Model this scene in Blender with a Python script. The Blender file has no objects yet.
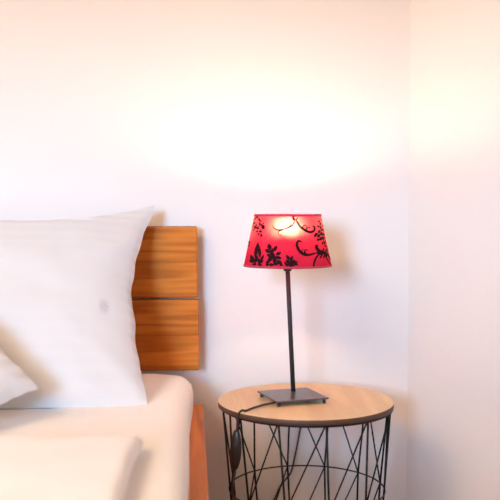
import bpy, bmesh, math, random
from mathutils import Vector, Matrix, noise
random.seed(7)
S = bpy.context.scene
COL = S.collection
PI = math.pi
R = math.radians

# ------------------------------------------------------------------ camera
CAM = Vector((0, 0, 0.91))
YAW, PITCH, F = R(3.69), R(2.61), 900.0
cd = bpy.data.cameras.new('camera'); cam = bpy.data.objects.new('camera', cd); COL.objects.link(cam)
cam.location = CAM
cam.rotation_euler = (PI/2 - PITCH, 0, -YAW)
cd.sensor_fit = 'HORIZONTAL'; cd.sensor_width = 24.0; cd.lens = 24.0*F/500
cd.clip_start = 0.02; cd.clip_end = 50
cd.dof.use_dof = True; cd.dof.focus_distance = 2.26; cd.dof.aperture_fstop = 2.0
S.camera = cam
CM = cam.rotation_euler.to_matrix()

def ray(px, py):
    return (CM @ Vector(((px-250)/F, -(py-250)/F, -1.0)))
def on_z(px, py, z):
    d = ray(px, py); return CAM + d*((z-CAM.z)/d.z)
def on_y(px, py, y):
    d = ray(px, py); return CAM + d*((y-CAM.y)/d.y)
def at_depth(px, py, D):
    return CAM + ray(px, py)*D

# ------------------------------------------------------------------ materials
def new_mat(name):
    m = bpy.data.materials.new(name); m.use_nodes = True
    nt = m.node_tree; b = nt.nodes['Principled BSDF']
    return m, nt, b
def N(nt, t, **kw):
    n = nt.nodes.new(t)
    for k, v in kw.items():
        if k.startswith('_'): setattr(n, k[1:], v)
        else: n.inputs[k.replace('__', ' ')].default_value = v
    return n
def simple(name, col, rough=0.5, metal=0.0, spec=0.5, bump=0, bscale=200):
    m, nt, b = new_mat(name)
    b.inputs['Base Color'].default_value = (*col, 1); b.inputs['Roughness'].default_value = rough
    b.inputs['Metallic'].default_value = metal; b.inputs['Specular IOR Level'].default_value = spec
    tc = N(nt, 'ShaderNodeTexCoord')
    nz = N(nt, 'ShaderNodeTexNoise', Scale=bscale, Detail=3.0)
    nt.links.new(tc.outputs['Object'], nz.inputs['Vector'])
    if bump:
        bp = N(nt, 'ShaderNodeBump', Strength=bump, Distance=0.001)
        nt.links.new(nz.outputs['Fac'], bp.inputs['Height']); nt.links.new(bp.outputs[0], b.inputs['Normal'])
    return m

def wood(name, cols, stretch, ringf=60, rough=0.42, stave=None, seam_axis='Z', warp=0.05, coat=0.0, fibre=0.35, seed=0.0):
    """cols: dark..light ramp; stretch: object-space scale (x,y,z), low value along the grain."""
    m, nt, b = new_mat(name); L = nt.links.new
    tc = N(nt, 'ShaderNodeTexCoord')
    src = tc.outputs['Object']
    off = None
    sep = N(nt, 'ShaderNodeSeparateXYZ'); L(src, sep.inputs[0])
    if stave:
        dv = N(nt, 'ShaderNodeMath', _operation='DIVIDE'); L(sep.outputs[seam_axis], dv.inputs[0]); dv.inputs[1].default_value = stave
        fl = N(nt, 'ShaderNodeMath', _operation='FLOOR'); L(dv.outputs[0], fl.inputs[0])
        wn = N(nt, 'ShaderNodeTexWhiteNoise', _noise_dimensions='1D'); 
        ad = N(nt, 'ShaderNodeMath', _operation='ADD'); L(fl.outputs[0], ad.inputs[0]); ad.inputs[1].default_value = 3.7+seed
        L(ad.outputs[0], wn.inputs['W'])
        sc = N(nt, 'ShaderNodeVectorMath', _operation='SCALE'); L(wn.outputs['Color'], sc.inputs[0]); sc.inputs['Scale'].default_value = 3.0
        av = N(nt, 'ShaderNodeVectorMath', _operation='ADD'); L(src, av.inputs[0]); L(sc.outputs[0], av.inputs[1])
        src2 = av.outputs[0]; off = wn.outputs['Value']
        fr = N(nt, 'ShaderNodeMath', _operation='FRACT'); L(dv.outputs[0], fr.inputs[0])
    else:
        src2 = src
    mp = N(nt, 'ShaderNodeMapping'); mp.inputs['Scale'].default_value = stretch; L(src2, mp.inputs[0])
    n1 = N(nt, 'ShaderNodeTexNoise', Scale=1.0, Detail=2.0, Roughness=0.45); L(mp.outputs[0], n1.inputs['Vector'])
    # rings: contour lines of a stretched noise field give cathedral grain
    mu = N(nt, 'ShaderNodeMath', _operation='MULTIPLY'); L(n1.outputs['Fac'], mu.inputs[0]); mu.inputs[1].default_value = ringf
    sn = N(nt, 'ShaderNodeMath', _operation='SINE'); L(mu.outputs[0], sn.inputs[0])
    mr = N(nt, 'ShaderNodeMapRange'); L(sn.outputs[0], mr.inputs[0]); mr.inputs[1].default_value = -1; mr.inputs[2].default_value = 1
    mp2 = N(nt, 'ShaderNodeMapping'); mp2.inputs['Scale'].default_value = tuple(s*14 for s in stretch); L(src2, mp2.inputs[0])
    n2 = N(nt, 'ShaderNodeTexNoise', Scale=1.0, Detail=5.0, Roughness=0.65); L(mp2.outputs[0], n2.inputs['Vector'])
    mx = N(nt, 'ShaderNodeMix', _data_type='FLOAT'); mx.inputs[0].default_value = fibre
    L(mr.outputs[0], mx.inputs[2]); L(n2.outputs['Fac'], mx.inputs[3])
    val = mx.outputs[0]
    if off is not None:
        a2 = N(nt, 'ShaderNodeMath', _operation='MULTIPLY_ADD'); L(off, a2.inputs[0]); a2.inputs[1].default_value = 0.22; L(val, a2.inputs[2])
        a3 = N(nt, 'ShaderNodeMath', _operation='SUBTRACT'); L(a2.outputs[0], a3.inputs[0]); a3.inputs[1].default_value = 0.11
        val = a3.outputs[0]
    rp = N(nt, 'ShaderNodeValToRGB'); e = rp.color_ramp.elements
    e[0].position = 0.0; e[0].color = (*cols[0], 1); e[1].position = 1.0; e[1].color = (*cols[-1], 1)
    for i, c in enumerate(cols[1:-1]):
        q = rp.color_ramp.elements.new((i+1)/(len(cols)-1)); q.color = (*c, 1)
    L(val, rp.inputs[0]); colr = rp.outputs[0]
    if stave:
        # thin dark glue line between staves
        pp = N(nt, 'ShaderNodeMath', _operation='LESS_THAN'); L(fr.outputs[0], pp.inputs[0]); pp.inputs[1].default_value = 0.012
        mc = N(nt, 'ShaderNodeMix', _data_type='RGBA'); L(pp.outputs[0], mc.inputs[0]); L(colr, mc.inputs[6])
        mc.inputs[7].default_value = (cols[0][0]*.6, cols[0][1]*.6, cols[0][2]*.6, 1); colr = mc.outputs[2]
    L(colr, b.inputs['Base Color'])
    bp = N(nt, 'ShaderNodeBump', Strength=0.15, Distance=0.0006); L(n2.outputs['Fac'], bp.inputs['Height']); L(bp.outputs[0], b.inputs['Normal'])
    b.inputs['Roughness'].default_value = rough; b.inputs['Coat Weight'].default_value = coat; b.inputs['Specular IOR Level'].default_value = 0.12; b.inputs['Coat Roughness'].default_value = 0.35
    return m

def wall_mat():
    m, nt, b = new_mat('white_plaster'); L = nt.links.new
    b.inputs['Base Color'].default_value = (*WALLC, 1); b.inputs['Roughness'].default_value = 0.9
    b.inputs['Specular IOR Level'].default_value = 0.15
    tc = N(nt, 'ShaderNodeTexCoord'); nz = N(nt, 'ShaderNodeTexNoise', Scale=160.0, Detail=4.0); L(tc.outputs['Object'], nz.inputs['Vector'])
    bp = N(nt, 'ShaderNodeBump', Strength=0.12, Distance=0.001); L(nz.outputs['Fac'], bp.inputs['Height']); L(bp.outputs[0], b.inputs['Normal'])
    return m

def cloth_mat(name, col, stripe=0.0, mark=None):
    m, nt, b = new_mat(name); L = nt.links.new
    b.inputs['Roughness'].default_value = 0.85; b.inputs['Specular IOR Level'].default_value = 0.2
    b.inputs['Sheen Weight'].default_value = 0.1
    tc = N(nt, 'ShaderNodeTexCoord')
    nz = N(nt, 'ShaderNodeTexNoise', Scale=35.0, Detail=4.0); L(tc.outputs['Object'], nz.inputs['Vector'])
    h = nz.outputs['Fac']
    rp = N(nt, 'ShaderNodeMix', _data_type='RGBA'); rp.inputs[6].default_value = (*col, 1); rp.inputs[7].default_value = (*[c*0.97 for c in col], 1)
    if stripe:
        wv = N(nt, 'ShaderNodeTexWave', _wave_type='BANDS', _bands_direction='Y', Scale=stripe, Distortion=0.0); L(tc.outputs['Object'], wv.inputs['Vector'])
        L(wv.outputs['Fac'], rp.inputs[0]); L(wv.outputs['Fac'], b.inputs['Sheen Weight'])
    else:
        L(h, rp.inputs[0])
    out = rp.outputs[2]
    if mark:
        sb = N(nt, 'ShaderNodeVectorMath', _operation='SUBTRACT'); L(tc.outputs['Object'], sb.inputs[0]); sb.inputs[1].default_value = mark
        ml = N(nt, 'ShaderNodeVectorMath', _operation='MULTIPLY'); L(sb.outputs[0], ml.inputs[0]); ml.inputs[1].default_value = (1, 0.62, 0)
        ln = N(nt, 'ShaderNodeVectorMath', _operation='LENGTH'); L(ml.outputs[0], ln.inputs[0])
        lt = N(nt, 'ShaderNodeMapRange'); L(ln.outputs['Value'], lt.inputs[0]); lt.inputs[1].default_value = 0.016; lt.inputs[2].default_value = 0.006
        n3 = N(nt, 'ShaderNodeTexNoise', Scale=130.0, Detail=2.0); L(tc.outputs['Object'], n3.inputs['Vector'])
        mm = N(nt, 'ShaderNodeMath', _operation='MULTIPLY'); L(lt.outputs[0], mm.inputs[0]); L(n3.outputs['Fac'], mm.inputs[1])
        mc = N(nt, 'ShaderNodeMix', _data_type='RGBA'); L(mm.outputs[0], mc.inputs[0]); L(out, mc.inputs[6]); mc.inputs[7].default_value = (0.38, 0.38, 0.44, 1)
        out = mc.outputs[2]
    L(out, b.inputs['Base Color'])
    bp = N(nt, 'ShaderNodeBump', Strength=0.15, Distance=0.002); L(h, bp.inputs['Height']); L(bp.outputs[0], b.inputs['Normal'])
    return m

WALLC = (0.80, 0.785, 0.765)
M = {}
M['wall'] = wall_mat()
M['wall_warm'] = simple('beige_plaster', (0.74, 0.66, 0.58), 0.9)
M['ceiling'] = simple('ceiling_paint', (0.6, 0.5, 0.4), 0.95, bump=0.1)
M['skirting'] = simple('white_lacquer', (0.75, 0.73, 0.7), 0.4)
M['floor'] = wood('floor_oak', [(0.20, 0.08, 0.035), (0.30, 0.135, 0.055), (0.38, 0.18, 0.08)], (10, 0.9, 10), 40, 0.4, stave=0.12, seam_axis='X')
OAK = [(0.38, 0.110, 0.014), (0.50, 0.155, 0.020), (0.59, 0.19, 0.026), (0.68, 0.23, 0.034)]
M['oak'] = wood('oiled_oak', OAK, (1.9, 22, 24), 26, 0.55, stave=0.0985, seam_axis='Z', coat=0.0)
M['oak_rail'] = wood('oiled_oak_rail', [tuple(min(1, c*1.25) for c in k) for k in OAK], (22, 1.5, 22), 20, 0.4, coat=0.15)
M['veneer'] = wood('table_veneer', [(0.53, 0.37, 0.20), (0.70, 0.52, 0.29), (0.80, 0.61, 0.36)], (18, 2.0, 18), 12, 0.38, fibre=0.6, coat=0.1)
M['veneer_edge'] = simple('table_edge_band', (0.085, 0.040, 0.022), 0.6, bump=0.1)
M['wire'] = simple('black_wire', (0.006, 0.005, 0.006), 0.5, 0.0, spec=0.3)
M['lamp_metal'] = simple('gunmetal', (0.035, 0.034, 0.037), 0.6, 0.0, spec=0.2, bump=0.03)
M['plate_metal'] = simple('slate_metal', (0.075, 0.068, 0.075), 0.32, 0.0, spec=0.7)
M['black_plastic'] = simple('black_plastic', (0.02, 0.019, 0.02), 0.35)
M['cord'] = simple('cord_rubber', (0.035, 0.022, 0.02), 0.5)
M['print'] = simple('flocked_black', (0.022, 0.005, 0.008), 0.95, spec=0.1)
M['rim'] = simple('shade_rim_tape', (0.42, 0.03, 0.07), 0.7)
M['linen'] = cloth_mat('white_linen', (0.86, 0.85, 0.84))
M['pillow'] = cloth_mat('white_satin_stripe', (0.66, 0.67, 0.69), stripe=9.0, mark=(0.272, -0.075, 0))
M['pillow2'] = cloth_mat('white_cotton', (0.66, 0.67, 0.69), stripe=9.0)
M['sheet'] = cloth_mat('cream_sheet', (0.88, 0.87, 0.85))
M['duvet'] = cloth_mat('duvet_cover', (0.86, 0.855, 0.86))
M['slat'] = simple('birch_slat', (0.5, 0.36, 0.22), 0.6)

def shade_mat():
    m, nt, b = new_mat('red_translucent_fabric'); L = nt.links.new
    out = nt.nodes['Material Output']
    RED = (0.85, 0.045, 0.085, 1)
    df = N(nt, 'ShaderNodeBsdfDiffuse', Color=(0.50, 0.012, 0.045, 1))
    tr = N(nt, 'ShaderNodeBsdfTranslucent', Color=(0.75, 0.06, 0.10, 1))
    rf = N(nt, 'ShaderNodeBsdfRefraction', Color=(0.95, 0.42, 0.30, 1), Roughness=0.9, IOR=1.35)
    tc = N(nt, 'ShaderNodeTexCoord'); mp = N(nt, 'ShaderNodeMapping'); mp.inputs['Scale'].default_value = (1, 1, 6); L(tc.outputs['Object'], mp.inputs[0])
    nz = N(nt, 'ShaderNodeTexNoise', Scale=500.0, Detail=2.0); L(mp.outputs[0], nz.inputs['Vector'])
    bp = N(nt, 'ShaderNodeBump', Strength=0.1, Distance=0.0005); L(nz.outputs['Fac'], bp.inputs['Height'])
    L(bp.outputs[0], df.inputs['Normal'])
    a = N(nt, 'ShaderNodeMixShader', Fac=SH_TR); L(df.outputs[0], a.inputs[1]); L(tr.outputs[0], a.inputs[2])
    c = N(nt, 'ShaderNodeMixShader', Fac=SH_RF); L(a.outputs[0], c.inputs[1]); L(rf.outputs[0], c.inputs[2])
    L(c.outputs[0], out.inputs['Surface'])
    return m
SH_TR, SH_RF = 0.047, 0.030
M['shade'] = shade_mat()

def emis(name, col, s):
    m, nt, b = new_mat(name); b.inputs['Base Color'].default_value = (0.9, 0.9, 0.9, 1)
    b.inputs['Emission Color'].default_value = (*col, 1); b.inputs['Emission Strength'].default_value = s
    return m
BULB = 190.0
M['bulb_housing'] = simple('bulb_housing', (0.8, 0.8, 0.78), 0.5)
M['bulb'] = emis('lit_bulb_glass', (1.0, 0.77, 0.54), BULB)

# ------------------------------------------------------------------ helpers
def obj(name, bm, mat, parent=None, smooth=False, loc=None):
    me = bpy.data.meshes.new(name)
    bmesh.ops.recalc_face_normals(bm, faces=bm.faces[:])
    bm.to_mesh(me); bm.free()
    if smooth:
        for p in me.polygons: p.use_smooth = True
    me.materials.append(mat) if not isinstance(mat, (list, tuple)) else [me.materials.append(x) for x in mat]
    o = bpy.data.objects.new(name, me); COL.objects.link(o)
    if loc is not None: o.location = loc
    if parent: o.parent = parent
    return o
def thing(name, label, cat, loc=(0, 0, 0), rot=(0, 0, 0), group=None):
    o = bpy.data.objects.new(name, None); COL.objects.link(o); o.empty_display_size = 0.1
    o.location = loc; o.rotation_euler = rot; return tag(o, label, cat, group)
def tag(o, label, cat, group=None):
    o['label'] = label; o['category'] = cat
    if group: o['group'] = group
    return o
def struct(o): o['kind'] = 'structure'; return o
def box(bm, x0, x1, y0, y1, z0, z1, bev=0.0, seg=2):
    vs = [bm.verts.new((x, y, z)) for x in (x0, x1) for y in (y0, y1) for z in (z0, z1)]
    fs = [(0, 1, 3, 2), (4, 6, 7, 5), (0, 4, 5, 1), (2, 3, 7, 6), (0, 2, 6, 4), (1, 5, 7, 3)]
    faces = [bm.faces.new([vs[i] for i in f]) for f in fs]
    if bev:
        es = list({e for f in faces for e in f.edges})
        bmesh.ops.bevel(bm, geom=es, offset=bev, segments=seg, profile=0.5, affect='EDGES')
    return bm
def catmull(pts, n=8):
    P = [Vector(p) for p in pts]; P = [P[0]*2-P[1]] + P + [P[-1]*2-P[-2]]
    out = []
    for i in range(1, len(P)-2):
        for k in range(n):
            t = k/n; a, b, c, d = P[i-1:i+3]
            out.append(0.5*((2*b)+(c-a)*t+(2*a-5*b+4*c-d)*t*t+(3*b-a-3*c+d)*t**3))
    out.append(P[-2]); return out
def tube(bm, pts, r, seg=8, closed=False, caps=True):
    pts = [Vector(p) for p in pts]; n = len(pts); rings = []
    rr = r if isinstance(r, (list, tuple)) else [r]*n
    up = None
    for i, p in enumerate(pts):
        if closed: t = (pts[(i+1) % n]-pts[i-1]).normalized()
        else: t = (pts[min(i+1, n-1)]-pts[max(i-1, 0)]).normalized()
        if up is None:
            up = Vector((0, 0, 1)) if abs(t.z) < 0.9 else Vector((1, 0, 0))
        s = t.cross(up).normalized(); u = s.cross(t).normalized(); up = u
        rings.append([bm.verts.new(p + (s*math.cos(a)+u*math.sin(a))*rr[i]) for a in [2*PI*k/seg for k in range(seg)]])
    m = n if closed else n-1
    for i in range(m):
        A, B = rings[i], rings[(i+1) % n]
        for k in range(seg): bm.faces.new((A[k], A[(k+1) % seg], B[(k+1) % seg], B[k]))
    if not closed and caps: bm.faces.new(rings[0][::-1]); bm.faces.new(rings[-1])
    return bm
def lathe(bm, prof, seg=48, cap=True):
    rings = []
    for r, z in prof:
        rings.append([bm.verts.new((r*math.cos(2*PI*k/seg), r*math.sin(2*PI*k/seg), z)) for k in range(seg)])
    for A, B in zip(rings, rings[1:]):
        for k in range(seg): bm.faces.new((A[k], A[(k+1) % seg], B[(k+1) % seg], B[k]))
    if cap: bm.faces.new(rings[0][::-1]); bm.faces.new(rings[-1])
    return bm
def circle(r, z, n=72, c=(0, 0)):
    return [Vector((c[0]+r*math.cos(2*PI*k/n), c[1]+r*math.sin(2*PI*k/n), z)) for k in range(n)]

# ------------------------------------------------------------------ room
WY, WX = 2.58, 0.629           # back wall, right wall
LX, FY, HZ = -2.5, -1.7, 2.5   # left wall, front wall (with the window), ceiling
T = 0.12
RA = R(25)                     # the right wall meets the back wall at an obtuse corner
RX = WX + (WY-FY)*math.tan(RA) # where it reaches the front wall
def slanted(d0, d1, y1, z0, z1):   # strip of wall along the slanted line, d = thickness outwards
    n = Vector((math.cos(RA), math.sin(RA), 0)); p = Vector((WX, WY, 0)); q = Vector((RX, FY, 0))
    bm = bmesh.new(); vs = []
    for z in (z0, z1):
        vs.append([bm.verts.new(v+Vector((0, 0, z))) for v in (p+n*d0, q+n*d0, q+n*d1, p+n*d1)])
    bm.faces.new(vs[0]); bm.faces.new(vs[1])
    for k in range(4): bm.faces.new((vs[0][k], vs[0][(k+1) % 4], vs[1][(k+1) % 4], vs[1][k]))
    return bm
o = obj('floor', box(bmesh.new(), LX-T, RX+T, FY-T, WY+T, -0.1, 0), M['floor']); struct(o)
o = obj('ceiling', box(bmesh.new(), LX-T, RX+T, FY-T, WY+T, HZ, HZ+0.1), M['ceiling']); struct(o)
o = obj('wall_back', box(bmesh.new(), LX-T, WX+T, WY, WY+T, 0, HZ), M['wall']); struct(o)
o = obj('wall_right', slanted(0, T, WY, 0, HZ), M['wall']); struct(o)
o = obj('wall_left', box(bmesh.new(), LX-T, LX, FY-T, WY, 0, HZ), M['wall_warm']); struct(o)
# front wall behind the camera with a window opening
wx0, wx1, wz0, wz1 = -1.48, -0.74, 0.92, 1.86
bm = bmesh.new()
box(bm, LX, wx0, FY-T, FY, 0, HZ); box(bm, wx1, RX+T, FY-T, FY, 0, HZ)
box(bm, wx0, wx1, FY-T, FY, 0, wz0); box(bm, wx0, wx1, FY-T, FY, wz1, HZ)
struct(obj('wall_front', bm, M['wall_warm']))
bm = bmesh.new()
for a in ((wx0, wx0+.04, wz0, wz1), (wx1-.04, wx1, wz0, wz1), (wx0, wx1, wz0, wz0+.04), (wx0, wx1, wz1-.04, wz1)):
    box(bm, a[0], a[1], FY-.08, FY-.03, a[2], a[3])
struct(obj('window_1', bm, M['skirting']))
struct(obj('baseboard_back', box(bmesh.new(), LX, WX, WY-.012, WY, 0, .055, .003), M['skirting']))
struct(obj('baseboard_right', slanted(-.012, 0, WY, 0, .055), M['skirting']))

# daylight: blue-white sky above the horizon, dim ground below, let in by the window opening (portal = sampling aid)
SKY = 43.0
w = bpy.data.worlds.new('sky'); S.world = w; w.use_nodes = True
nt = w.node_tree; bg = nt.nodes['Background']
tc = nt.nodes.new('ShaderNodeTexCoord'); sp = nt.nodes.new('ShaderNodeSeparateXYZ'); nt.links.new(tc.outputs['Generated'], sp.inputs[0])
rp = nt.nodes.new('ShaderNodeValToRGB'); nt.links.new(sp.outputs['Z'], rp.inputs[0])
e = rp.color_ramp.elements
e[0].position = 0.0; e[0].color = (0.06, 0.05, 0.035, 1); e[1].position = 0.03; e[1].color = (0.38, 0.66, 1.0, 1)
q = e.new(0.17); q.color = (0.38, 0.66, 1.0, 1)     # bright haze near the horizon, duller overcast above
q = e.new(0.32); q.color = (0.14, 0.22, 0.31, 1)
nt.links.new(rp.outputs[0], bg.inputs[0]); bg.inputs[1].default_value = SKY
ld = bpy.data.lights.new('window_portal', 'AREA'); ld.shape = 'RECTANGLE'; ld.size = wx1-wx0; ld.size_y = wz1-wz0
ld.cycles.is_portal = True
lo = bpy.data.objects.new('window_portal', ld); COL.objects.link(lo)
lo.location = ((wx0+wx1)/2, FY-.10, (wz0+wz1)/2); lo.rotation_euler = (PI/2, 0, 0)

# added warm fill: broad unseen disk light under the ceiling, behind the camera
FILL_W = 41.0
ld = bpy.data.lights.new('warm_fill_light', 'AREA'); ld.shape = 'DISK'; ld.size = 1.3; ld.energy = FILL_W; ld.color = (1.0, 0.735, 0.50)
lo = bpy.data.objects.new('warm_fill_light', ld); COL.objects.link(lo); lo.location = (-1.5, -0.4, HZ-.06)

# ------------------------------------------------------------------ bed
bed = thing('bed_frame', 'oiled orange-brown oak bed frame with two-board headboard at the back wall', 'bed', (-0.80, 1.5, 0))
def bx(*a, **k):     # world box -> bed-local
    bm = bmesh.new(); box(bm, *a, **k); return bm
def bpart(name, bm, mat, parent=bed, org=None, bev=0):
    org = Vector(org); bmesh.ops.translate(bm, vec=-org, verts=bm.verts[:])
    return obj(name, bm, mat, parent, loc=org - (bed.location if parent == bed else Vector()))
HBY0, HBY1 = 2.500, 2.528
bpart('headboard_board', bx(-1.63, 0.0145, HBY0, HBY1, 0.664, 0.862, bev=.003), M['oak'], org=(-.8, HBY0, 0.664))
bpart('headboard_board', bx(-1.63, 0.0185, HBY0-.002, HBY1, 0.460, 0.6590, bev=.003), M['oak'], org=(-.8, HBY0, 0.460))
for x in (-0.32, -1.30):
    bpart('headboard_post', bx(x-.035, x+.035, HBY1, HBY1+.034, 0.0, 0.82, bev=.003), M['oak_rail'], org=(x, HBY1, 0))
bpart('side_rail', bx(-0.012, 0.030, 0.42, 2.478, 0.20, 0.37, bev=.003), M['oak_rail'], org=(0, 1.4, .2))
bpart('side_rail', bx(-1.645, -1.603, 0.42, 2.478, 0.20, 0.37, bev=.003), M['oak_rail'], org=(-1.6, 1.4, .2))
bpart('foot_rail', bx(-1.603, -0.012, 0.42, 0.462, 0.20, 0.37, bev=.003), M['oak'], org=(-.8, .44, .2))
bpart('head_rail', bx(-1.603, -0.012, 2.47, 2.498, 0.20, 0.30, bev=.003), M['oak'], org=(-.8, 2.48, .2))
for x in (-0.075, -1.54):
    for y in (0.50, 2.40):
        bpart('leg', bx(x-.035, x+.035, y-.035, y+.035, 0.0, 0.262, bev=.003), M['oak_rail'], org=(x, y, 0))
bm = bmesh.new()
for k in range(14):
    y = .56+k*.138; box(bm, -1.603, -0.012, y-.035, y+.035, .262, .282)
bpart('slatted_base', bm, M['slat'], org=(-.8, 1.4, .262))

# mattress with fitted sheet
def nz(p, s, o=0.0): return noise.noise(Vector(p)*s + Vector((o, o*1.7, -o)))
def slab(x0, x1, y0, y1, z0, z1, r, step=0.03, seg=5):
    """rounded box with a fine even grid, good for cloth displacement"""
    bm = bmesh.new()
    nx, ny, nzz = max(4, int((x1-x0)/step)), max(4, int((y1-y0)/step)), 10
    bmesh.ops.create_cube(bm, size=1.0)
    c = Vector(((x0+x1)/2, (y0+y1)/2, (z0+z1)/2)); h = Vector(((x1-x0)/2, (y1-y0)/2, (z1-z0)/2))
    bmesh.ops.delete(bm, geom=bm.verts[:], context='VERTS')
    cache = {}
    def mapc(i, n, hh, rr):   # concentrate grid lines near the rounded edge
        t = i/n*2-1
        return t
    def pt(u, v, w):
        key = (round(u, 5), round(v, 5), round(w, 5))
        if key in cache: return cache[key]
        p = Vector((u*h.x, v*h.y, w*h.z))
        core = Vector((max(-h.x+r, min(h.x-r, p.x)), max(-h.y+r, min(h.y-r, p.y)), max(-h.z+r, min(h.z-r, p.z))))
        d = p-core
        if d.length > 1e-9: p = core + d.normalized()*r
        cache[key] = bm.verts.new(p+c); return cache[key]
    def axis(hh, n):
        e = [0, .15, .3, .45, .6, .8, 1.0]
        a = [-hh + r*k for k in e]; b = [hh - r*k for k in e][::-1]
        m = [(-hh+r) + (2*hh-2*r)*k/n for k in range(1, n)]
        return [q/hh for q in a+m+b]
    U, V, W = axis(h.x, nx), axis(h.y, ny), axis(h.z, 4)
    def grid(A, B, f):
        for i in range(len(A)-1):
            for j in range(len(B)-1):
                q = [f(A[i], B[j]), f(A[i+1], B[j]), f(A[i+1], B[j+1]), f(A[i], B[j+1])]
                if len(set(q)) == 4: bm.faces.new(q)
    grid(U, V, lambda a, b: pt(a, b, 1)); grid(U, V, lambda a, b: pt(a, b, -1))
    grid(U, W, lambda a, b: pt(a, 1, b)); grid(U, W, lambda a, b: pt(a, -1, b))
    grid(V, W, lambda a, b: pt(1, a, b)); grid(V, W, lambda a, b: pt(-1, a, b))
    return bm
MT = 0.466
bm = slab(-1.600, -0.008, 0.47, 2.462, 0.284, MT, 0.042)
for v in bm.verts:
    p = v.co.copy()
    e = max(0, min(1, (p.z-0.30)/0.1))
    k = math.exp(-((p.y-2.34)/0.13)**2) * max(0, min(1, (p.x+0.2)/0.15))
    if p.x > -0.2:
        v.co.x += 0.011*k*e + 0.0035*nz((p.x*.4, p.y, p.z*.5), 9)*e
    # slack folds radiating from the fitted corner
    if p.z > 0.44:
        v.co.z += 0.004*nz((p.x, p.y*.35, 0), 11) * min(1, max(0, (1.0-0)))
        v.co.z -= 0.010*max(0, 1-((p.x+0.0)**2+(p.y-2.46)**2)**.5/0.11)
    if p.z < 0.36 and p.x > -0.1: v.co.x -= 0.006*(1-k)
mat_o = obj('mattress', bm, M['sheet'], smooth=True)
tag(mat_o, 'thick mattress in a cream white fitted sheet lying in the oak bed frame', 'mattress')

# duvet
bm = slab(-1.56, -0.100, 0.52, 1.60, MT+.003, MT+.046, 0.020)
for v in bm.verts:
    p = v.co.copy()
    if p.z > MT+.03:
        v.co.z += 0.010*nz(p, 4, 3) + 0.004*nz(p, 13, 1)
    v.co.x += 0.006*nz((0, p.y, 0), 7, 2) if p.x > -.2 else 0
    if p.x > -0.22 and p.y > 1.45:   # pulled-out corner of the cover
        q = ((p.x+.22)/.12)*((p.y-1.45)/.15); v.co.y += 0.028*q; v.co.x += 0.010*q
    v.co.y += 0.012*nz((p.x, 0, 0), 5, 5) if p.y > 1.5 else 0
dv = obj('duvet', bm, M['duvet'], smooth=True)
tag(dv, 'smooth white duvet folded flat across the mattress in front of the pillows', 'duvet')

# pillows: local X width, local Y height, local Z thickness
def pillow(name, W, H, T_, kr, kt, kb, mat, mtx, seed, n=64, wr=0.006, shear=0.0):
    bm = bmesh.new(); idx = {}
    def P(i, j, side):
        u, v = -1+2*i/n, -1+2*j/n
        border = i in (0, n) or j in (0, n)
        key = (i, j, 0 if border else side)
        if key in idx: return idx[key]
        kk = kt if v > 0 else kb
        x = W/2*u*(1-kr*(1-v*v)**1.2*abs(u)**2)
        y = H/2*v*(1-kk*(1-u*u)**0.9*abs(v)**2)
        # wavy seam
        x += 0.012*nz((u, v*1.6, 0), 2.4, seed)*abs(u)**3*(1-v*v); y += 0.003*nz((u*2.2, v, 0), 3, seed+4)*abs(v)**4
        e = max(0, (1-u**4)*(1-v**4))
        th = T_/2*((1-abs(u)**2.6)*(1-abs(v)**2.6))**0.62 if not border else 0
        sag = 1 - 0.16*v
        z = side*th*sag
        if not border:
            m = e**0.4
            z += side*wr*m*(nz((u*1.2, v*1.2, side), 2.1, seed) + 0.5*nz((u, v, side), 5, seed))
            # folds gathered towards the four corners
            r = (abs(u)*abs(v))**1.5
            a = math.atan2(abs(v), abs(u))
            z += side*0.006*r*math.sin(a*26+seed)*m
        cc = (abs(u)*abs(v))**14; x *= 1-0.012*cc; y *= 1-0.012*cc
        x += shear*(y+H/2)
        idx[key] = bm.verts.new((x, y, z)); return idx[key]
    for side in (1, -1):
        for i in range(n):
            for j in range(n):
                q = [P(i, j, side), P(i+1, j, side), P(i+1, j+1, side), P(i, j+1, side)]
                bm.faces.new(q if side > 0 else q[::-1])
    bm.edges.ensure_lookup_table(); bd = {v for k_, v in idx.items() if k_[2] == 0}
    for e_ in bm.edges:
        if e_.verts[0] in bd and e_.verts[1] in bd: e_.smooth = False
    o = obj(name, bm, mat, smooth=True); o.matrix_world = mtx
    return o
def frame(origin, xd, yd):
    x = Vector(xd).normalized(); y = Vector(yd); y = (y-x*y.dot(x)).normalized(); z = x.cross(y)
    m = Matrix((x, y, z)).transposed().to_4x4(); m.translation = origin; return m
# large pillow: bottom-right corner BR, top-right ear TR
BR = on_z(149, 406, MT-.003); TR = at_depth(156, 204, 2.462)
W_ = 0.74; xd = Vector((math.cos(R(6)), math.sin(R(6)), 0))
mt = frame(Vector((0, 0, 0)), xd, TR-BR)
x_ax, y_ax = mt.col[0].to_3d(), mt.col[1].to_3d()
Hh = (TR-BR).dot(y_ax); sh = (TR-BR).dot(x_ax)/Hh
mt.translation = BR + y_ax*Hh/2 - x_ax*W_/2
pl = pillow('pillow', W_, Hh, 0.165, 0.135, 0.235, 0.018, M['pillow'], mt, 2.0, shear=sh)
tag(pl, 'large white striped pillow propped upright against the oak headboard', 'pillow')
# small pillow: its corner pokes in at the left edge
TIP = at_depth(39.5, 388, 1.86)
A = Vector((-0.66, 0.33, 0.62)); B = Vector((-0.60, -0.75, -0.20))
A = A.normalized(); B = (B-A*B.dot(A)).normalized()
Lc = 0.35
mt = frame(Vector((0, 0, 0)), -B, A)   # local x from far corner to tip
mt.translation = TIP + A*Lc/2 + B*Lc/2
p2 = pillow('pillow', Lc, Lc, 0.10, 0.05, 0.05, 0.05, M['pillow2'], mt, 5.0, n=40, wr=0.005)
tag(p2, 'smaller white pillow with only its pointed corner showing at the left edge', 'pillow')

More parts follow.
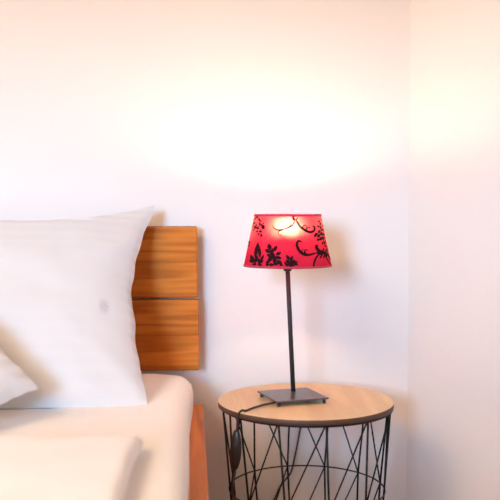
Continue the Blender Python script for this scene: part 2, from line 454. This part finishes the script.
# ------------------------------------------------------------------ side table
TC = Vector((0.2845, 2.236, 0)); TZ = 0.430; TR_ = 0.2200
# fit: centre recomputed from the ellipse in the photo
table = thing('side_table', 'round side table with pale wood top on a black wire basket base', 'table', TC)
bm = bmesh.new()
lathe(bm, [(TR_-.0012, TZ-.0142), (TR_, TZ-.013), (TR_, TZ-.0012), (TR_-.0012, TZ)], 128)
o = obj('tabletop', bm, [M['veneer'], M['veneer_edge']], table)
for p in o.data.polygons:
    if abs(p.normal.z) < 0.5 or p.center.z < TZ-.0135: p.material_index = 1
o.data.shade_smooth() if hasattr(o.data, 'shade_smooth') else None
for p in o.data.polygons: p.use_smooth = abs(p.normal.z) < 0.5
zt, zm, zb = TZ-.0172, 0.205, 0.004
rt, rm, rb = 0.2125, 0.196, 0.180
for r_, z_, w_, nm in ((rt, zt, .003, 'top_ring'), (rm, zm, .0020, 'middle_ring'), (rb, zb, .0035, 'bottom_ring')):
    bm = bmesh.new(); tube(bm, circle(r_, z_, 96, (.0035, 0)), w_, 8, closed=True); obj(nm, bm, M['wire'], table, smooth=True)
base = R(7.2)   # the viewing ray's direction towards the table, clockwise from +Y
def ang(phi, r_, z_):   # phi measured from the side nearest the viewer, positive to the right
    a = -PI/2 + R(phi) - base
    return Vector((r_*math.cos(a)+.0035, r_*math.sin(a), z_))
for k in range(12):
    a = 30*k
    p = [ang(12.1+a, rt, zt), ang(15.4+a, rm, zm), ang(13+a, rb, zb)]
    bm = bmesh.new(); tube(bm, p, .0026, 8); obj('upright_wire', bm, M['wire'], table, smooth=True)
    q = [ang(11.2+a, rt, zt), ang(15.4+a-30, rm, zm), ang(12.4+a, rb, zb)]
    bm = bmesh.new(); tube(bm, q, .0021, 8); obj('slanted_wire', bm, M['wire'], table, smooth=True)

# ------------------------------------------------------------------ lamp
PZ = TZ+.0115     # upper face of the base plate at TZ+.015
c4 = [on_z(x, y, TZ+.0145) for x, y in ((258.6, 390.6), (310, 387.2), (327.6, 397.2), (273.4, 402.4))]
cen = sum(c4, Vector())/4
# fit a square to the four corners
d1 = (c4[1]-c4[3]); d2 = (c4[2]-c4[0]); side = (d1.length+d2.length)/2/math.sqrt(2)*0.975
angd = math.atan2(d2.y, d2.x) - math.atan2(0, 1)
rotz = math.atan2(d2.y, d2.x) - PI/4 + PI/2
print('LAMP', cen, d1.length, d2.length, side, math.degrees(rotz))
lamp = thing('table_lamp', 'table lamp with lit red shade printed with black flowers, on the round table', 'lamp', (cen.x, cen.y, TZ))
bs = side/2
def lp(name, bm, mat, smooth=False, parent=None): return obj(name, bm, mat, parent or lamp, smooth)
bm = bmesh.new(); box(bm, -bs, bs, -bs, bs, .0105, .0145, .0008)
bmesh.ops.rotate(bm, cent=(0, 0, 0), matrix=Matrix.Rotation(rotz, 3, 'Z'), verts=bm.verts[:])
plate = lp('base_plate', bm, M['plate_metal'])
for sx in (1, -1):
    for sy in (1, -1):
        bm = bmesh.new(); lathe(bm, [(.0042, 0), (.0045, .001), (.0045, .0105)], 16)
        q = Matrix.Rotation(rotz, 3, 'Z') @ Vector((sx*(bs-.009), sy*(bs-.009), 0))
        bmesh.ops.translate(bm, vec=q, verts=bm.verts[:]); lp('foot', bm, M['lamp_metal'], True)
# shade placement
Dl = (cen-CAM).dot(CM @ Vector((0, 0, -1)))
sb = at_depth(287.6, 266.0, Dl); st = at_depth(287.6, 214.2, Dl)
local = lambda p: Vector((p.x-cen.x, p.y-cen.y, p.z-TZ))
sb, st = local(sb), local(st); st.x, st.y = sb.x, sb.y
px = Dl/F
r_b, r_t = 44.0*px, 33.2*px
pb = Vector((0, 0, .0145)); ptp = Vector((sb.x, sb.y, sb.z-.010))
pb = local(on_z(293.2, 391.0, TZ+.0145)); pb.z = .0145
bm = bmesh.new(); tube(bm, [pb, ptp], .0058, 20); lp('pole', bm, M['lamp_metal'], True)
bm = bmesh.new(); lathe(bm, [(.006, sb.z-.014), (.0095, sb.z-.012), (.012, sb.z-.006), (.0125, sb.z-.001), (.0125, sb.z+.045), (.016, sb.z+.047), (.016, sb.z+.066), (.013, sb.z+.067)], 32)
bmesh.ops.translate(bm, vec=(sb.x, sb.y, 0), verts=bm.verts[:]); holder = lp('lamp_holder', bm, M['black_plastic'], True)
# bulb
zc = sb.z + (st.z-sb.z)*0.70
bm = bmesh.new()
lathe(bm, [(.0125, zc-.040), (.0135, zc-.036), (.0195, zc-.012), (.0215, zc-.006)], 32)
bmesh.ops.translate(bm, vec=(sb.x, sb.y, 0), verts=bm.verts[:]); bulb_body = lp('bulb', bm, M['bulb_housing'], True)
bm = bmesh.new(); prof = []
for k in range(13):
    a = -0.28 + (PI/2+0.28)*k/12
    prof.append((max(.0008, .0222*math.cos(a)), zc+.0222*math.sin(a)))
lathe(bm, prof, 32); bmesh.ops.translate(bm, vec=(sb.x, sb.y, 0), verts=bm.verts[:]); obj('glass_dome', bm, M['bulb'], bulb_body, True)
# shade
bm = bmesh.new(); lathe(bm, [(r_b+(r_t-r_b)*k/8, sb.z+(st.z-sb.z)*k/8) for k in range(9)], 96, cap=False)
bmesh.ops.translate(bm, vec=(sb.x, sb.y, 0), verts=bm.verts[:]); shade = lp('lamp_shade', bm, M['shade'], True)
slope = (r_t-r_b)/(st.z-sb.z)
for z0_, z1_ in ((sb.z-.0004, sb.z+.0048), (st.z-.0052, st.z+.0004)):
    ra, rb2 = r_b+slope*(z0_-sb.z), r_b+slope*(z1_-sb.z)
    bm = bmesh.new(); lathe(bm, [(ra-.0002, z0_), (ra+.0009, z0_), (rb2+.0009, z1_), (rb2-.0002, z1_)], 96, cap=False)
    bmesh.ops.translate(bm, vec=(sb.x, sb.y, 0), verts=bm.verts[:]); obj('shade_rim', bm, M['rim'], shade, True)
bm = bmesh.new()
for k in range(3):
    a = R(-40+120*k)
    p0 = Vector((sb.x+.012*math.cos(a), sb.y+.012*math.sin(a), sb.z+.044)); p1 = Vector((sb.x+r_b*math.cos(a), sb.y+r_b*math.sin(a), sb.z))
    tube(bm, [p0, p1], .0012, 6)
obj('shade_spider', bm, M['wire'], shade, True)

# printed ornament: drawn in a 500x500 close-up frame of the shade, wrapped on the cone
vray = math.atan2(-(cen.y+sb.y), -(cen.x+sb.x))   # direction from the shade towards the viewer
def wrap(u, v, turn=0.0):
    x = 235+u/4.545; y = 200+v/4.545
    t = max(0.012, min(0.988, (266.0-y)/(266.0-214.2)))
    wd = 44.0+(33.2-44.0)*t
    s = max(-1, min(1, (x-287.6)/wd)); a = vray + math.asin(s) + turn
    r_ = r_b+(r_t-r_b)*t + .0006
    return Vector((sb.x+r_*math.cos(a), sb.y+r_*math.sin(a), sb.z+(st.z-sb.z)*t))
prints = []
def leaf(cx, cy, L_, W_, deg, serr=0.0):
    if cy > 278: cy -= 5
    a = R(deg); n = 18; pts = []
    for k in range(n+1):
        t = k/n; w = W_/2*math.sin(PI*t**0.85)*(1+serr*(1 if k % 2 else -1)); pts.append((-L_/2+L_*t, w))
    for k in range(n-1, 0, -1):
        t = k/n; w = W_/2*math.sin(PI*t**0.85)*(1+serr*(1 if k % 2 else -1)); pts.append((-L_/2+L_*t, -w))
    c, s = math.cos(a), math.sin(a)
    prints.append(('poly', [(cx+x*c-y*s, cy-(x*s+y*c)) for x, y in pts], (cx, cy)))
def stroke(pts, w0, w1, wm=None):
    P = catmull([(x, y, 0) for x, y in pts], 8); n = len(P); quad = []
    for i, p in enumerate(P):
        t = i/(n-1); tg = (P[min(i+1, n-1)]-P[max(i-1, 0)]).normalized(); nn = Vector((-tg.y, tg.x, 0))
        w = (w0+(w1-w0)*t) if wm is None else (w0*(1-t)**2 + 2*wm*t*(1-t)*1.6 + w1*t*t)
        quad.append((p+nn*w/2, p-nn*w/2))
    prints.append(('strip', quad))
def blob(x, y, r): leaf(x, y, r*3.1, r*2.2, random.uniform(0, 180))
# bottom-left bouquet
leaf(101, 226, 66, 17, 82, .12); leaf(116, 226, 62, 15, 96, .12); leaf(108, 200, 26, 12, 88)
leaf(82, 258, 34, 20, 115, .1); leaf(92, 268, 34, 15, 40, .1); leaf(78, 272, 22, 14, 160); leaf(102, 262, 40, 15, 70, .1)
leaf(128, 256, 38, 12, 62, .1); leaf(124, 272, 28, 12, 30, .1); leaf(114, 270, 34, 13, 100, .1); leaf(95, 289, 22, 11, 10); leaf(119, 290, 22, 11, -8)
for x, y, l, w_, d in ((160, 205, 30, 17, 100), (152, 224, 28, 15, 150), (170, 226, 30, 16, 70), (186, 212, 30, 14, 60), (200, 234, 28, 13, 25), (176, 243, 30, 17, 90),
                       (158, 243, 24, 13, 150), (200, 252, 30, 13, -15), (165, 258, 32, 16, 40), (184, 262, 34, 17, 80), (154, 272, 22, 12, 20), (205, 272, 30, 15, -40),
                       (190, 283, 30, 13, 5), (170, 288, 24, 12, -5), (152, 288, 18, 12, 0), (212, 288, 18, 9, 0),
                       (240, 250, 26, 13, 120), (256, 254, 26, 12, 60), (262, 268, 30, 13, 10), (240, 268, 26, 14, 150), (252, 278, 30, 15, 80), (272, 284, 28, 12, -10),
                       (240, 288, 24, 12, 0), (258, 290, 26, 10, 0), (230, 276, 20, 9, 120), (276, 272, 18, 8, 30)):
    leaf(x, y, l*1.0, w_*1.12, d, .12)
NAMES = [('flower_print', 0)]; NAMES.append(('scroll_print', len(prints)))
stroke([(300, 184), (286, 180), (279, 194), (285, 214), (300, 232), (322, 241), (345, 238), (366, 232)], 5, 4, 13)
stroke([(322, 241), (312, 226), (318, 218), (327, 224)], 8, 3); stroke([(299, 228), (306, 212)], 6, 2)
stroke([(366, 198), (366, 212), (378, 226), (398, 234), (420, 248), (432, 274)], 12, 3, 12)
stroke([(352, 291), (354, 276), (362, 256), (376, 240), (392, 232)], 8, 6, 6)
stroke([(366, 232), (384, 240), (404, 238), (420, 226)], 9, 3)
stroke([(400, 236), (416, 268), (432, 294)], 7, 3)
for x, y, l, d in ((388, 246, 20, 60), (400, 250, 20, 70), (410, 250, 18, 80), (410, 224, 24, 50), (396, 222, 22, 70), (384, 252, 16, 50)): leaf(x, y, l, 8, d)
NAMES.append(('garland_print', len(prints)))
stroke([(172, 112), (184, 128), (208, 132), (236, 124), (258, 112), (268, 94), (262, 76)], 3, 4, 6)
stroke([(218, 131), (202, 138), (200, 150), (212, 154)], 6, 3)
stroke([(246, 118), (252, 104), (246, 96)], 5, 2)
stroke([(262, 76), (280, 96), (292, 116), (312, 132), (334, 142), (352, 138), (357, 124), (348, 114)], 3, 7, 10)
stroke([(300, 124), (312, 112), (322, 116), (318, 126)], 6, 3); stroke([(318, 132), (330, 120), (338, 126)], 6, 3)
for x, y, l, w_, d in ((244, 70, 26, 8, -10), (268, 72, 28, 10, 5), (290, 70, 26, 9, 12), (280, 82, 18, 7, 60), (262, 84, 18, 7, 110)): leaf(x, y, l, w_, d)
NAMES.append(('berry_print', len(prints)))
for x, y, r_ in ((95, 84, 4), (104, 78, 5), (112, 88, 4), (90, 104, 5), (100, 112, 4), (96, 122, 6), (108, 126, 5), (116, 106, 4), (124, 112, 4), (132, 120, 7), (120, 140, 5), (112, 152, 4),
                 (124, 156, 5), (104, 140, 4), (88, 134, 4), (132, 104, 3), (84, 118, 4), (118, 94, 4)): blob(x, y, r_)
stroke([(90, 116), (106, 122), (120, 104)], 3, 3); stroke([(104, 78), (116, 84), (112, 92)], 3, 3)
for x, y, r_ in ((376, 96, 4), (384, 106, 5), (374, 118, 5), (386, 124, 5), (394, 134, 5), (378, 140, 6), (364, 152, 6), (376, 160, 6), (388, 150, 6), (398, 154, 5), (386, 172, 7), (372, 176, 5), (398, 170, 5),
                 (404, 190, 5), (392, 192, 4), (360, 160, 4), (396, 116, 4), (384, 88, 3), (408, 206, 4), (68, 190, 5), (66, 204, 4)): blob(x, y, r_)
stroke([(380, 84), (384, 120), (392, 160), (402, 204)], 3, 4); stroke([(352, 160), (366, 150), (384, 156)], 3, 3)
NAMES.append((None, len(prints)))
def add_print(bm, it, turn):
    if it[0] == 'strip':
        prev = None
        for a, b in it[1]:
            cur = (bm.verts.new(wrap(a.x, a.y, turn)), bm.verts.new(wrap(b.x, b.y, turn)))
            if prev: bm.faces.new((prev[0], cur[0], cur[1], prev[1]))
            prev = cur
    else:
        c = bm.verts.new(wrap(*it[2], turn)); vs = [bm.verts.new(wrap(x, y, turn)) for x, y in it[1]]
        for i in range(len(vs)): bm.faces.new((c, vs[i], vs[(i+1) % len(vs)]))
def mean_u(it): return it[2][0] if it[0] == 'poly' else sum(a.x for a, b in it[1])/len(it[1])
for turn in (0.0, PI):
    for (nm, a0), (_, a1) in zip(NAMES, NAMES[1:]):
        items = prints[a0:a1]
        groups = [items] if nm != 'berry_print' else [[q for q in items if mean_u(q) < 75], [q for q in items if 75 <= mean_u(q) < 238], [q for q in items if mean_u(q) >= 238]]
        for g in groups:
            bm = bmesh.new()
            for it in g: add_print(bm, it, turn)
            obj(nm, bm, M['print'], shade)

# cord with switch: over the table edge, down to the floor, up to a plug on the wall
zc_ = TZ+.0032
cp = [on_z(276, 402.0, TZ+.008), on_z(270, 403.4, TZ+.0065), on_z(262, 405.2, zc_+.0015), on_z(252, 408.2, zc_), on_z(246, 410.6, zc_)]
def edge_pt(phi, r_, z_): return TC + ang(phi, r_, z_)
# find azimuth at which the cord crosses the edge on screen
def scr(p):
    q = CM.transposed() @ (Vector(p)-CAM); return (250+F*q.x/-q.z, 250-F*q.y/-q.z)
def phi_for(xs, r_, z_): return min([k/10 for k in range(-800, 0)], key=lambda a: abs(scr(edge_pt(a, r_, z_))[0]-xs))
ph = phi_for(240.2, TR_, TZ)
cp += [edge_pt(ph, TR_-.006, TZ+.0040), edge_pt(ph, TR_+.0035, TZ-.001), edge_pt(ph-1, TR_+.0045, TZ-.014), edge_pt(phi_for(236.8, TR_+.006, TZ-.04), TR_+.006, TZ-.042)]
sw_top = cp[-1]
sw_bot = at_depth(235.2, 469, (sw_top-CAM).dot(CM @ Vector((0, 0, -1)))+.002)
def cord(pts, r=.0027):
    pts = [Vector(p)-Vector((cen.x, cen.y, TZ)) for p in pts]
    bm = bmesh.new(); tube(bm, catmull(pts, 8), r, 8); return lp('power_cord', bm, M['cord'], True)
cord(cp)
low = [sw_bot, at_depth(235.0, 500, 2.10), Vector((.185, 2.02, .18)), Vector((.175, 2.00, .03)), Vector((.15, 1.99, .0032)), Vector((.10, 2.03, .0030)), Vector((.07, 2.16, .0030)),
       Vector((.09, 2.34, .0030)), Vector((.15, 2.50, .0032)), Vector((.20, 2.553, .012)), on_y(262, 522, 2.560), on_y(274, 500, 2.572), on_y(281, 485, 2.574), on_y(290.5, 473, 2.574), on_y(294.5, 458, 2.574), on_y(298.5, 438, 2.574), on_y(302, 418, 2.574), on_y(304, 410, 2.573)]
cord(low)
pg = on_y(304, 410, 2.58) - Vector((cen.x, cen.y, TZ))
bm = bmesh.new(); box(bm, pg.x-.013, pg.x+.013, pg.y-.034, pg.y-.0005, pg.z-.002, pg.z+.026, .004); lp('plug', bm, M['black_plastic'])
# switch body: flat oval
st_, sb_ = sw_top-Vector((cen.x, cen.y, TZ)), sw_bot-Vector((cen.x, cen.y, TZ))
bm = bmesh.new(); n = 14; rings = []
outd = ang(ph, 1, 0).normalized(); outd.z = 0; outd = Vector((-.30, -.95, 0)).normalized(); sided = Vector((-outd.y, outd.x, 0))
for i in range(n+1):
    t = i/n; s = max(0.18, math.sin(PI*(0.06+0.88*t))**0.55); c = st_.lerp(sb_, t) + outd*.0015
    rings.append([bm.verts.new(c + sided*math.cos(a)*.0140*s + outd*math.sin(a)*.0075*s) for a in [2*PI*k/20 for k in range(20)]])
for A_, B_ in zip(rings, rings[1:]):
    for k in range(20): bm.faces.new((A_[k], A_[(k+1) % 20], B_[(k+1) % 20], B_[k]))
bm.faces.new(rings[0]); bm.faces.new(rings[-1])
swb = lp('cord_switch', bm, M['black_plastic'], True)
mid = st_.lerp(sb_, 0.42) + outd*.0092
bm = bmesh.new(); bmesh.ops.create_uvsphere(bm, u_segments=16, v_segments=8, radius=1)
bmesh.ops.transform(bm, matrix=Matrix.Translation(mid) @ Matrix((sided*.004, Vector((0, 0, .009)), outd*.002)).transposed().to_4x4(), verts=bm.verts[:])
obj('rocker', bm, M['black_plastic'], swb, True)

# ------------------------------------------------------------------ render look
S.view_settings.view_transform = 'Standard'; S.view_settings.look = 'None'
S.view_settings.gamma = 1.0; S.view_settings.use_curve_mapping = False
S.view_settings.exposure = 1.25
S.cycles.use_denoising = True
S.cycles.max_bounces = 10; S.cycles.diffuse_bounces = 6; S.cycles.transmission_bounces = 8
S.cycles.sample_clamp_indirect = 8.0
